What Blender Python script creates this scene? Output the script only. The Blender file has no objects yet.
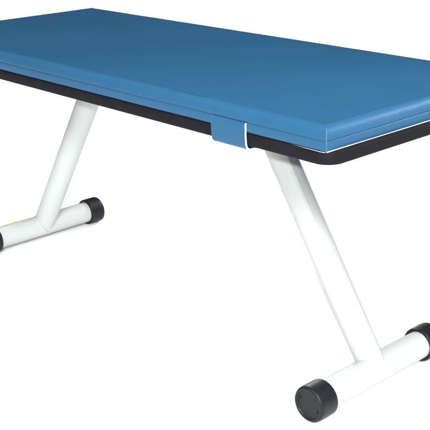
import bpy, bmesh, math, random
from mathutils import Vector, noise

random.seed(4)
S = bpy.context.scene
COL = S.collection

# ------------------------------------------------------------------ measures (metres)
SX = 0.409                       # the fit's x of the table's middle
XN, XF = 1.1144 - SX, -0.2961 - SX
W = 0.2879
H = 0.6160                       # top of the cushion
Z_SEAM, Z_MAT, Z_BRD = H - 0.0238, H - 0.0424, H - 0.0656
BXN, BXF, BY = XN + 0.0072, XF - 0.0072, W - 0.0014
R_TUBE, R_CAP = 0.030, 0.0372
FLOOR = -0.0072
NEAR_T, NEAR_B = 0.6701 - SX, 1.0090 - SX
FAR_T, FAR_B = 0.1313 - SX, -0.2033 - SX
BAR_END = {-1: 0.2030, 1: 0.1965}    # the bar's reach to the front and to the back
CAP_L = 0.0475


# ------------------------------------------------------------------ materials
def mat(name, col, rough, spec=0.5):
    m = bpy.data.materials.new(name)
    m.use_nodes = True
    n = m.node_tree.nodes
    b = n['Principled BSDF']
    b.inputs['Base Color'].default_value = (*col, 1)
    b.inputs['Roughness'].default_value = rough
    b.inputs['Specular IOR Level'].default_value = spec
    return m, m.node_tree, b


def bump(nt, b, layers):
    """layers: (scale, detail, strength, distance)"""
    tc = nt.nodes.new('ShaderNodeTexCoord')
    prev = None
    for kind, sc, det, st, dist in layers:
        if kind == 'noise':
            t = nt.nodes.new('ShaderNodeTexNoise')
            t.inputs['Scale'].default_value = sc
            t.inputs['Detail'].default_value = det
            out = t.outputs['Fac']
        else:
            t = nt.nodes.new('ShaderNodeTexVoronoi')
            t.inputs['Scale'].default_value = sc
            out = t.outputs['Distance']
        nt.links.new(tc.outputs['Object'], t.inputs['Vector'])
        bp = nt.nodes.new('ShaderNodeBump')
        bp.inputs['Strength'].default_value = st
        bp.inputs['Distance'].default_value = dist
        nt.links.new(out, bp.inputs['Height'])
        if prev:
            nt.links.new(prev.outputs['Normal'], bp.inputs['Normal'])
        prev = bp
    nt.links.new(prev.outputs['Normal'], b.inputs['Normal'])


def vary(nt, b, c1, c2, scale, rough=None):
    tc = nt.nodes.new('ShaderNodeTexCoord')
    t = nt.nodes.new('ShaderNodeTexNoise')
    t.inputs['Scale'].default_value = scale
    t.inputs['Detail'].default_value = 5
    nt.links.new(tc.outputs['Object'], t.inputs['Vector'])
    r = nt.nodes.new('ShaderNodeValToRGB')
    r.color_ramp.elements[0].position, r.color_ramp.elements[1].position = 0.3, 0.7
    r.color_ramp.elements[0].color = (*c1, 1)
    r.color_ramp.elements[1].color = (*c2, 1)
    nt.links.new(t.outputs['Fac'], r.inputs['Fac'])
    nt.links.new(r.outputs['Color'], b.inputs['Base Color'])
    if rough:
        mr = nt.nodes.new('ShaderNodeMapRange')
        mr.inputs['To Min'].default_value, mr.inputs['To Max'].default_value = rough
        nt.links.new(t.outputs['Fac'], mr.inputs['Value'])
        nt.links.new(mr.outputs['Result'], b.inputs['Roughness'])


VINYL, nt, b = mat('blue_vinyl', (0.019, 0.081, 0.187), 0.40, 0.15)
vary(nt, b, (0.0150, 0.071, 0.144), (0.0172, 0.0765, 0.155), 5, (0.39, 0.43))
bump(nt, b, [('noise', 6, 2, 0.25, 0.004), ('noise', 300, 3, 0.22, 0.0010), ('voronoi', 500, 0, 0.12, 0.0006)])
PIPING, nt, b = mat('blue_vinyl_welt', (0.024, 0.090, 0.182), 0.40, 0.2)
bump(nt, b, [('noise', 300, 2, 0.15, 0.0006)])
BACKING, nt, b = mat('white_vinyl_backing', (0.52, 0.53, 0.53), 0.7, 0.2)
bump(nt, b, [('noise', 700, 2, 0.2, 0.0005)])
LAMINATE, nt, b = mat('white_laminate', (0.75, 0.75, 0.73), 0.45, 0.4)
bump(nt, b, [('noise', 500, 2, 0.1, 0.0003)])
EDGING, nt, b = mat('black_edge_band', (0.0085, 0.0083, 0.0103), 0.55, 0.04)
vary(nt, b, (0.0075, 0.0073, 0.0092), (0.0102, 0.0099, 0.012), 40, (0.45, 0.6))
bump(nt, b, [('noise', 600, 3, 0.2, 0.0004)])
UNDER, nt, b = mat('board_underside', (0.03, 0.03, 0.032), 0.7, 0.2)
bump(nt, b, [('noise', 200, 2, 0.1, 0.0004)])
PAINT, nt, b = mat('white_powder_coat', (0.435, 0.457, 0.451), 0.40, 0.12)
bump(nt, b, [('noise', 380, 2, 0.10, 0.0004), ('noise', 30, 2, 0.05, 0.001)])
RUBBER, nt, b = mat('black_rubber', (0.0080, 0.0086, 0.0115), 0.45, 0.22)
vary(nt, b, (0.0068, 0.0074, 0.0100), (0.0095, 0.0102, 0.0135), 60, (0.38, 0.52))
bump(nt, b, [('noise', 500, 3, 0.2, 0.0005)])
SLOT_SHADE, nt, b = mat('slot_shade', (0.003, 0.003, 0.004), 0.8, 0.1)  # near-black colour standing in for the shade inside the cap slots
YELLOW, nt, b = mat('yellow_sticker', (0.62, 0.52, 0.06), 0.5, 0.4)
vary(nt, b, (0.55, 0.45, 0.05), (0.68, 0.58, 0.09), 90)
GREYBLUE, nt, b = mat('pale_blue_sticker', (0.42, 0.5, 0.68), 0.5, 0.4)
PRINT, nt, b = mat('sticker_print', (0.08, 0.075, 0.03), 0.6, 0.3)
PAPER, nt, b = mat('white_studio_paper', (0.93, 0.93, 0.93), 0.95, 0.0)


# ------------------------------------------------------------------ helpers
def obj(name, bm, m, parent=None, smooth=True, angle=None):
    me = bpy.data.meshes.new(name)
    bmesh.ops.recalc_face_normals(bm, faces=bm.faces)
    if smooth:
        for f in bm.faces:
            f.smooth = True
        if angle:
            for e in bm.edges:
                if len(e.link_faces) == 2 and e.calc_face_angle(0) > math.radians(angle):
                    e.smooth = False
    bm.to_mesh(me)
    bm.free()
    for mm in (m if isinstance(m, (list, tuple)) else [m]):
        me.materials.append(mm)
    o = bpy.data.objects.new(name, me)
    COL.objects.link(o)
    if parent:
        o.parent = parent
    return o


def frame(axis):
    a = axis.normalized()
    u = a.orthogonal().normalized()
    return u, a.cross(u)


def tube(bm, pts, r, n=16, cap=True, closed=False):
    """a round tube through pts; r a number or a list"""
    pts = [Vector(p) for p in pts]
    rings = []
    u = None
    N = len(pts)
    for i, p in enumerate(pts):
        if closed:
            t = pts[(i + 1) % N] - pts[i - 1]
        else:
            t = pts[min(i + 1, N - 1)] - pts[max(i - 1, 0)]
        t.normalize()
        if u is None:
            u = t.orthogonal().normalized()
        u = (u - t * u.dot(t)).normalized()
        v = t.cross(u)
        rr = r[i] if isinstance(r, (list, tuple)) else r
        rings.append([bm.verts.new(p + rr * (math.cos(2 * math.pi * k / n) * u + math.sin(2 * math.pi * k / n) * v)) for k in range(n)])
    for i in range(N if closed else N - 1):
        a, c = rings[i], rings[(i + 1) % N]
        for k in range(n):
            bm.faces.new((a[k], a[(k + 1) % n], c[(k + 1) % n], c[k]))
    if cap and not closed:
        bm.faces.new(rings[0][::-1])
        bm.faces.new(rings[-1])
    return rings


def lathe(bm, base, axis, prof, n=96, flute=None):
    """prof: (distance along axis, radius); flute(s, angle) scales the radius"""
    axis = Vector(axis).normalized()
    u = Vector((0, 0, 1))
    u = (u - axis * u.dot(axis)).normalized()
    v = axis.cross(u)
    rings = []
    for s, r in prof:
        if r < 1e-6:
            rings.append([bm.verts.new(base + axis * s)])
            continue
        rg = []
        for k in range(n):
            a = 2 * math.pi * k / n
            rr = r * (flute(s, a) if flute else 1)
            rg.append(bm.verts.new(base + axis * s + rr * (math.cos(a) * u + math.sin(a) * v)))
        rings.append(rg)
    for a, c in zip(rings, rings[1:]):
        for k in range(n):
            q = (k + 1) % n
            if len(a) == 1 and len(c) > 1:
                bm.faces.new((a[0], c[q], c[k]))
            elif len(c) == 1 and len(a) > 1:
                bm.faces.new((a[k], a[q], c[0]))
            elif len(a) > 1:
                bm.faces.new((a[k], a[q], c[q], c[k]))


def nz(x, y, z, s):
    return noise.noise(Vector((x * s, y * s, z * s)))


# ------------------------------------------------------------------ setting
bm = bmesh.new()
G = 14.0
vs = [bm.verts.new((x, y, FLOOR)) for x, y in ((-G, -G), (G, -G), (G, G), (-G, G))]
bm.faces.new(vs)
floor = obj('floor', bm, PAPER, smooth=False)
floor['kind'] = 'structure'

# ------------------------------------------------------------------ the bench
bench = bpy.data.objects.new('exercise_bench', None)
COL.objects.link(bench)
bench.location = (0, 0, 0)
bench['label'] = 'blue vinyl padded bench with black board edge on two white slanted pedestal legs'
bench['category'] = 'bench'

# --- cushion -------------------------------------------------------
def spread(a, b, n, fine):
    """n cells with a few narrow ones beside each end"""
    L = b - a
    ends = [0, 0.002, 0.005, 0.010, 0.018, 0.030]
    core = [ends[-1] + (L - 2 * ends[-1]) * k / n for k in range(n + 1)]
    t = ends[:-1] + core + [L - e for e in reversed(ends[:-1])]
    return [a + q for q in t]

XS = spread(XF, XN, 110, 0)
YS = spread(-W, W, 46, 0)
nx, ny = len(XS), len(YS)
PROFILE = [  # z, inset
    (Z_MAT, 0.016), (Z_MAT, 0.0050), (Z_MAT + 0.0010, 0.0026), (Z_MAT + 0.0035, 0.0013),
    (Z_MAT + 0.0075, 0.0006), (Z_MAT + 0.0115, 0.0003), (Z_SEAM - 0.0022, 0.0003), (Z_SEAM - 0.0009, 0.0008),
    (Z_SEAM, 0.0022), (Z_SEAM + 0.0007, 0.0006), (Z_SEAM + 0.0022, 0.0001), (Z_SEAM + 0.007, 0.0008),
    (Z_SEAM + 0.012, 0.0021), (Z_SEAM + 0.0165, 0.0040), (Z_SEAM + 0.0198, 0.0062), (Z_SEAM + 0.0218, 0.0084),
    (Z_SEAM + 0.0231, 0.0110), (H - 0.0002, 0.0140),
]
bm = bmesh.new()

def sq(v, lo, hi, d):
    """squeeze a coordinate inwards by d at the ends, fading to nothing 60 mm in"""
    a = max(0.0, 1 - (v - lo) / 0.06)
    c = max(0.0, 1 - (hi - v) / 0.06)
    return v + d * a * a - d * c * c

def ring(z, d):
    out = []
    per = [(i, 0) for i in range(nx)] + [(nx - 1, j) for j in range(1, ny)] + \
          [(i, ny - 1) for i in range(nx - 2, -1, -1)] + [(0, j) for j in range(ny - 2, 0, -1)]
    for i, j in per:
        x, y = sq(XS[i], XF, XN, d), sq(YS[j], -W, W, d)
        dx = min(XS[i] - XF, XN - XS[i])
        dy = min(YS[j] + W, W - YS[j])
        ed = max(dx, dy)                          # distance from the nearest corner along the side
        soft = min(1.0, ed / 0.05)
        wob = (nz(x, y, z, 9) * 0.0007 + nz(x, y, z * 3, 30) * 0.00045) * soft
        zz = z + (nz(x, y, 0.3, 7) * 0.0004 + nz(x, y, 0.9, 26) * 0.0002) * soft * (1 if z > Z_MAT + 0.003 else 0)
        if j == 0:
            y += wob
        elif j == ny - 1:
            y -= wob
        if i == 0:
            x += wob
        elif i == nx - 1:
            x -= wob
        out.append(bm.verts.new((x, y, zz)))
    return out

rings = [ring(z, d) for z, d in PROFILE]
n = len(rings[0])
for a, c in zip(rings, rings[1:]):
    for k in range(n):
        bm.faces.new((a[k], a[(k + 1) % n], c[(k + 1) % n], c[k]))
bm.faces.new(rings[0][::-1])
# the top sheet, its border welded to the last ring
top = {}
last = rings[-1]
for i in range(nx):
    top[i, 0] = last[i]
for j in range(1, ny):
    top[nx - 1, j] = last[nx - 1 + j]
for q, i in enumerate(range(nx - 2, -1, -1)):
    top[i, ny - 1] = last[nx + ny - 1 + q]
for q, j in enumerate(range(ny - 2, 0, -1)):
    top[0, j] = last[2 * nx + ny - 2 + q]
for i in range(1, nx - 1):
    for j in range(1, ny - 1):
        x, y = sq(XS[i], XF, XN, 0.013), sq(YS[j], -W, W, 0.013)
        e = min(x - XF, XN - x, y + W, W - y)
        dome = 0.0012 * min(1, e / 0.06)
        z = H - 0.0002 + dome * 0.5 + nz(x, y, 0, 4) * 0.0007 * min(1, e / 0.05) + nz(x, y, 2, 14) * 0.00025 * min(1, e / 0.04)
        top[i, j] = bm.verts.new((x, y, z))
for i in range(nx - 1):
    for j in range(ny - 1):
        bm.faces.new((top[i, j], top[i + 1, j], top[i + 1, j + 1], top[i, j + 1]))
# the upright corner edges stay crisp
cid = [0, nx - 1, nx + ny - 2, 2 * nx + ny - 3]
for a, c in zip(rings[1:], rings[2:]):
    for k in cid:
        e = bm.edges.get((a[k], c[k]))
        if e:
            e.smooth = False
for k in range(n):
    bm.edges.get((rings[1][k], rings[1][(k + 1) % n])).smooth = False
cushion = obj('cushion', bm, VINYL, bench)

# welded corner ridges
for sx in (-1, 1):
    for sy in (-1, 1):
        bm = bmesh.new()
        pts, rad = [], []
        for q, (z, d) in enumerate(PROFILE[2:16]):
            if 5 <= q + 2 <= 10:
                d = 0.0006
            pts.append(((XN if sx > 0 else XF) - sx * (d - 0.0006), sy * (W - d + 0.0006), z))
            rad.append(0.0016)
        rad[0], rad[-1] = 0.0012, 0.0015
        z, d = PROFILE[16]
        pts.append(((XN if sx > 0 else XF) - sx * d, sy * (W - d), z - 0.0002))
        rad.append(0.0008)
        tube(bm, pts, rad, 12)
        obj('corner_welt', bm, PIPING, cushion)

# white cut edge of the cover showing under the cushion at the near end
bm = bmesh.new()
pts = [(XN - 0.075, -W + 0.0016, Z_MAT + 0.0004), (XN - 0.045, -W + 0.0006, Z_MAT + 0.0004), (XN - 0.012, -W + 0.0002, Z_MAT + 0.0004), (XN - 0.0035, -W + 0.0018, Z_MAT + 0.0004)]
tube(bm, pts, [0.0001, 0.0003, 0.0005, 0.0006], 8)
obj('cover_hem', bm, BACKING, cushion)
bm = bmesh.new()
pts = [(XN - 0.0024, -W + 0.004 + (2 * W - 0.008) * k / 24, Z_MAT + 0.0006) for k in range(25)]
tube(bm, pts, 0.0011, 8)
obj('cover_hem', bm, BACKING, cushion)

# --- board ---------------------------------------------------------
def outline(inset, R=0.034, n=14):
    x0, x1, y0, y1 = BXF + inset, BXN - inset, -BY + inset, BY - inset
    r = R - inset
    out = []
    for cx, cy, a0 in ((x1 - r, y0 + r, -90), (x1 - r, y1 - r, 0), (x0 + r, y1 - r, 90), (x0 + r, y0 + r, 180)):
        for k in range(n + 1):
            a = math.radians(a0 + 90 * k / n)
            out.append((cx + r * math.cos(a), cy + r * math.sin(a)))
    return out

def loft(bm, levels, cap0=True, cap1=True, closed=False):
    rs = [[bm.verts.new((x, y, z)) for x, y in outline(i)] for i, z in levels]
    m = len(rs[0])
    for q in range(len(rs) if closed else len(rs) - 1):
        a, c = rs[q], rs[(q + 1) % len(rs)]
        for k in range(m):
            bm.faces.new((a[k], a[(k + 1) % m], c[(k + 1) % m], c[k]))
    if not closed:
        if cap0:
            bm.faces.new(rs[0][::-1])
        if cap1:
            bm.faces.new(rs[-1])

BT = Z_MAT - 0.0005                                  # the board's own top
bm = bmesh.new()
loft(bm, [(0.0105, Z_BRD + 0.0006), (0.0105, BT)])
board = obj('board', bm, [LAMINATE, UNDER], bench, smooth=False)
for p in board.data.polygons:
    if p.normal.z < -0.5:
        p.material_index = 1
bm = bmesh.new()
loft(bm, [(0.0104, BT - 0.0002), (0.0030, BT - 0.0002), (0.0008, BT - 0.0012), (0.0, BT - 0.003),
          (0.0, Z_BRD + 0.0035), (0.0010, Z_BRD + 0.0013), (0.0026, Z_BRD), (0.0104, Z_BRD)], closed=True)
obj('edge_band', bm, EDGING, board, angle=50)

# --- strap wrapped round the board -----------------------------------
def strap_path():
    y0 = -(BY + 0.0014)
    p = [(-(W + 0.0005), Z_SEAM - 0.0008), (-(W + 0.0016), Z_SEAM - 0.004), (y0 - 0.0010, Z_MAT + 0.006), (y0 - 0.0014, Z_MAT - 0.003),
         (y0 - 0.0010, Z_BRD + 0.012), (y0 - 0.0004, Z_BRD + 0.004)]
    for k in range(7):                               # rounds the lower edge, hanging a little loose
        a = math.radians(180 + 90 * k / 6)
        p.append((y0 + 0.011 + 0.011 * math.cos(a), Z_BRD + 0.0025 + 0.0105 * math.sin(a)))
    p += [(-BY + 0.04, Z_BRD - 0.0082), (-BY + 0.12, Z_BRD - 0.0045)]
    m = [(-y, z) for y, z in reversed(p)]
    return p + [(-0.05, Z_BRD - 0.0024), (0.05, Z_BRD - 0.0024)] + m

SX0, SX1 = 0.8465 - SX, 0.9310 - SX
def strap_mesh(xa, xb, t0, t1, nxs):
    """a band between two thicknesses measured outwards from the path"""
    path = strap_path()
    N = len(path)
    nor = []
    for i in range(N):
        a, c = path[max(i - 1, 0)], path[min(i + 1, N - 1)]
        ty, tz = c[0] - a[0], c[1] - a[1]
        l = math.hypot(ty, tz)
        nor.append((tz / l, -ty / l))                # outward: front side points to -y, underside to -z
    bm = bmesh.new()
    outer, inner = [], []
    for q in range(nxs + 1):
        x = xa + (xb - xa) * q / nxs
        o_, i_ = [], []
        for k, (y, z) in enumerate(path):
            ny_, nz_ = nor[k]
            w = nz(x, z, y, 24) * 0.0004
            sh = 0.0018 if k < 3 else 0.0            # the sewn end sits a touch wider
            xx = x
            o_.append(bm.verts.new((xx, y + ny_ * (t1 + w), z + nz_ * (t1 + w))))
            i_.append(bm.verts.new((xx, y + ny_ * (t0 + w), z + nz_ * (t0 + w))))
        outer.append(o_)
        inner.append(i_)
    for q in range(nxs):
        for k in range(N - 1):
            bm.faces.new((outer[q][k], outer[q + 1][k], outer[q + 1][k + 1], outer[q][k + 1]))
            bm.faces.new((inner[q][k], inner[q][k + 1], inner[q + 1][k + 1], inner[q + 1][k]))
        for k in (0, N - 1):
            bm.faces.new((outer[q][k], inner[q][k], inner[q + 1][k], outer[q + 1][k]))
    for q in (0, nxs):
        for k in range(N - 1):
            bm.faces.new((outer[q][k], outer[q][k + 1], inner[q][k + 1], inner[q][k]))
    return bm

strap = obj('strap', strap_mesh(SX0, SX1, 0.0, 0.0013, 14), VINYL, bench, angle=60)
obj('cut_edge', strap_mesh(SX1 + 0.0001, SX1 + 0.0016, -0.0012, 0.0016, 2), BACKING, strap, angle=60)
obj('folded_edge', strap_mesh(SX0 - 0.0016, SX0 - 0.0001, -0.0004, 0.0017, 2), PIPING, strap, angle=60)


# --- pedestal legs -----------------------------------------------------
def leg(xt, xb, sticker):
    top_p = Vector((xt, 0, Z_BRD + 0.0004))
    bot_p = Vector((xb, 0, R_TUBE))
    ax = (bot_p - top_p).normalized()
    bm = bmesh.new()
    # the tube, cut level under the board, ending inside the foot bar
    u = Vector((0, 1, 0))
    v = ax.cross(u)
    n = 64
    r0, r1 = [], []
    for k in range(n):
        a = 2 * math.pi * k / n
        d = R_TUBE * (math.cos(a) * u + math.sin(a) * v)
        p = top_p + d
        p = p + ax * ((Z_BRD - 0.0004 - p.z) / ax.z)
        r0.append(bm.verts.new(p))
        r1.append(bm.verts.new(bot_p + d * 0.97 - ax * 0.004))
    for k in range(n):
        bm.faces.new((r0[k], r0[(k + 1) % n], r1[(k + 1) % n], r1[k]))
    bm.faces.new(r0)
    bm.faces.new(r1)
    post = obj('post', bm, PAINT, bench, angle=60)
    # weld bead where the post meets the bar
    bm = bmesh.new()
    bead = []
    for k in range(96):
        a = 2 * math.pi * k / 96
        d = R_TUBE * (math.cos(a) * u + math.sin(a) * v)
        # nearest point up the post where it leaves the bar
        o = bot_p + d
        # |(o - s*ax - bot_p) in xz| = R  (s >= 0)
        dx, dz = o.x - bot_p.x, o.z - bot_p.z
        A = ax.x ** 2 + ax.z ** 2
        B = -2 * (dx * ax.x + dz * ax.z)
        Cc = dx * dx + dz * dz - R_TUBE ** 2
        s = (-B + math.sqrt(max(0, B * B - 4 * A * Cc))) / (2 * A)
        bead.append(o - ax * s + Vector((random.uniform(-1, 1), random.uniform(-1, 1), random.uniform(-1, 1))) * 0.00025)
    tube(bm, bead, 0.0018, 8, closed=True)
    obj('weld', bm, PAINT, post)
    # collar plate under the board
    bm = bmesh.new()
    lathe(bm, Vector((xt, 0, Z_BRD - 0.0045)), (0, 0, 1), [(0, 0), (0, 0.050), (0.0012, 0.0525), (0.0041, 0.0525), (0.0041, 0)], 64)
    obj('mounting_plate', bm, PAINT, post, angle=40)

    bm = bmesh.new()
    tube(bm, [(xb, -BAR_END[-1] + 0.006, R_TUBE), (xb, BAR_END[1] - 0.006, R_TUBE)], R_TUBE, 80)
    bar = obj('foot_bar', bm, PAINT, bench, angle=60)

    def flute(s, a):
        if 0.006 < s < CAP_L - 0.003:
            return 1 + 0.0035 * math.cos(a * 44)
        return 1
    for sy in (-1, 1):
        bm = bmesh.new()
        # s runs outwards from the cap's inner mouth
        prof = [(0.0022, R_TUBE + 0.0001), (0.0004, R_TUBE + 0.0012), (0.0, R_CAP - 0.0022), (0.0009, R_CAP - 0.0006), (0.003, R_CAP), (0.0058, R_CAP), (0.0062, R_CAP)]
        prof += [(0.0075, R_CAP), (CAP_L - 0.012, R_CAP), (CAP_L - 0.0065, R_CAP - 0.0001), (CAP_L - 0.0032, R_CAP - 0.0008),
                 (CAP_L - 0.0012, R_CAP - 0.0022), (CAP_L, R_CAP - 0.0045), (CAP_L - 0.0002, R_CAP - 0.0068), (CAP_L - 0.0014, R_CAP - 0.0080),
                 (CAP_L - 0.0030, R_CAP - 0.0088), (CAP_L - 0.0033, R_CAP - 0.012), (CAP_L - 0.0028, 0.012), (CAP_L - 0.0026, 0.0)]
        base = Vector((xb, sy * (BAR_END[sy] - CAP_L), R_TUBE))
        lathe(bm, base, (0, sy, 0), prof, 176, flute)
        # two small slots in the face, drawn as dark rods for their shade
        for az, ang in ((-0.021, 70), (0.021, 70)):
            ca = math.radians(-20 if az > 0 else 160)
            c = base + Vector((math.cos(ca) * 0.0235, sy * (CAP_L - 0.0027), math.sin(ca) * 0.0235))
            t = Vector((-math.sin(ca), 0, math.cos(ca)))
            nfr = len(bm.faces)
            tube(bm, [c - t * 0.0024, c + t * 0.0024], 0.0009, 8)
            bm.faces.ensure_lookup_table()
            for f in bm.faces[nfr:]:
                f.material_index = 1
        cap = obj('end_cap', bm, [RUBBER, SLOT_SHADE], bar, angle=50)
    return post, bar

post_n, bar_n = leg(NEAR_T, NEAR_B, False)
post_f, bar_f = leg(FAR_T, FAR_B, True)

# --- sticker lying along the top of the far foot bar
def patch(name, y0, y1, a0, a1, r, m):
    bm = bmesh.new()
    A, B = 10, 8
    g = [[bm.verts.new((FAR_B + r * math.sin(math.radians(a0 + (a1 - a0) * i / A)), y0 + (y1 - y0) * j / B,
                        R_TUBE + r * math.cos(math.radians(a0 + (a1 - a0) * i / A)))) for j in range(B + 1)] for i in range(A + 1)]
    for i in range(A):
        for j in range(B):
            bm.faces.new((g[i][j], g[i + 1][j], g[i + 1][j + 1], g[i][j + 1]))
    return obj(name, bm, m, bar_f)

patch('sticker', -0.118, -0.082, -50, 2, R_TUBE + 0.0004, YELLOW)
patch('sticker_print', -0.090, -0.084, -25, -8, R_TUBE + 0.0008, PRINT)
patch('sticker', -0.074, -0.052, -50, -2, R_TUBE + 0.0004, GREYBLUE)

# ------------------------------------------------------------------ camera
cam = bpy.data.cameras.new('camera')
co = bpy.data.objects.new('camera', cam)
COL.objects.link(co)
yaw, pitch, roll = 2.3978190699, -0.3478786987, -0.0190956939
fw = Vector((math.cos(yaw) * math.cos(pitch), math.sin(yaw) * math.cos(pitch), math.sin(pitch)))
rt = fw.cross(Vector((0, 0, 1))).normalized()
up = rt.cross(fw)
r2 = rt * math.cos(roll) + up * math.sin(roll)
u2 = -rt * math.sin(roll) + up * math.cos(roll)
from mathutils import Matrix
CAM = Vector((2.1131720699 - SX, -1.4521768383, 1.0246632571))
M = Matrix((r2, u2, -fw)).transposed().to_4x4()
M.translation = CAM
co.matrix_world = M
cam.sensor_width = 36
cam.lens = 36 * 985.55 / 430
cam.clip_end = 200
S.camera = co

# ------------------------------------------------------------------ light
def area(name, loc, target, size, power, col=(1, 1, 1)):
    l = bpy.data.lights.new(name, 'AREA')
    l.shape = 'DISK'
    l.size = size
    l.energy = power
    l.color = col
    o = bpy.data.objects.new(name, l)
    COL.objects.link(o)
    o.location = loc
    o.rotation_euler = (Vector(target) - Vector(loc)).to_track_quat('-Z', 'Y').to_euler()
    return o

# the flash beside and just above the lens
area('flash', CAM + u2 * 0.045 - r2 * 0.014 - fw * 0.5, (0.3, 0, 0.45), 0.05, 66, (1.0, 0.99, 0.97))

# added fill lamp over the near end, lightens the cushion top there
area('top_fill', (0.80, 0.0, 1.8), (0.75, 0.0, H), 0.5, 9)
def spot(name, loc, target, power, cone, size):
    l = bpy.data.lights.new(name, 'SPOT')
    l.energy, l.spot_size, l.spot_blend, l.shadow_soft_size = power, math.radians(cone), 1.0, size
    o = bpy.data.objects.new(name, l)
    COL.objects.link(o)
    o.location = loc
    o.rotation_euler = (Vector(target) - Vector(loc)).to_track_quat('-Z', 'Y').to_euler()

# added spot from the right, puts a sheen on the cushion's near end
spot('end_fill', (1.85, 1.46, 1.45), (0.71, 0.10, 0.70), 270, 14, 0.22)

# added spot high behind, keeps the paper white under and behind the bench
spot('floor_fill', (-2.1, 1.95, 1.25), (0.10, 0.36, 0), 260, 20, 0.10)
# second added spot from the side, whitens the paper round the far foot
spot('floor_fill', (-0.45, 2.4, 1.4), (-0.36, 0.10, 0), 260, 24, 0.12)
# added front fill above and behind the camera, for paper and legs
front_fill = area('front_fill', (2.75, -2.55, 2.55), (-0.55, 0.15, 0.05), 0.8, 11)
front_fill.data.spread = math.radians(48)         # narrowed beam, so that the near foot gets less

w = bpy.data.worlds.new('World')
S.world = w
w.use_nodes = True
nt = w.node_tree
bg = nt.nodes['Background']
# added ambient glow to whiten the paper: dark near the horizon, bright band from about 30 degrees up
tc = nt.nodes.new('ShaderNodeTexCoord')
sep = nt.nodes.new('ShaderNodeSeparateXYZ')
nt.links.new(tc.outputs['Generated'], sep.inputs[0])
rp = nt.nodes.new('ShaderNodeValToRGB')
cr = rp.color_ramp
cr.elements[0].position, cr.elements[0].color = 0.45, (0.08, 0.08, 0.083, 1)
cr.elements[1].position, cr.elements[1].color = 0.68, (1, 1, 1, 1)
nt.links.new(sep.outputs['Z'], rp.inputs['Fac'])
# the added glow is dimmed behind the bench to keep reflections off the cushion
dt = nt.nodes.new('ShaderNodeVectorMath')
dt.operation = 'DOT_PRODUCT'
dt.inputs[1].default_value = (0.737, -0.676, 0)
nt.links.new(tc.outputs['Generated'], dt.inputs[0])
mr = nt.nodes.new('ShaderNodeMapRange')
mr.interpolation_type = 'SMOOTHSTEP'
mr.inputs['From Min'].default_value, mr.inputs['From Max'].default_value = -0.35, 0.55
mr.inputs['To Min'].default_value, mr.inputs['To Max'].default_value = 0.06, 1.0
nt.links.new(dt.outputs['Value'], mr.inputs['Value'])
mx = nt.nodes.new('ShaderNodeVectorMath')
mx.operation = 'SCALE'
nt.links.new(rp.outputs['Color'], mx.inputs[0])
nt.links.new(mr.outputs['Result'], mx.inputs['Scale'])
nt.links.new(mx.outputs['Vector'], bg.inputs['Color'])
bg.inputs['Strength'].default_value = 3.65

# ------------------------------------------------------------------ render
S.render.engine = 'CYCLES'
S.cycles.use_denoising = True
S.cycles.max_bounces = 8
S.view_settings.view_transform = 'Standard'
S.view_settings.look = 'None'
S.view_settings.exposure = 0
S.view_settings.gamma = 1
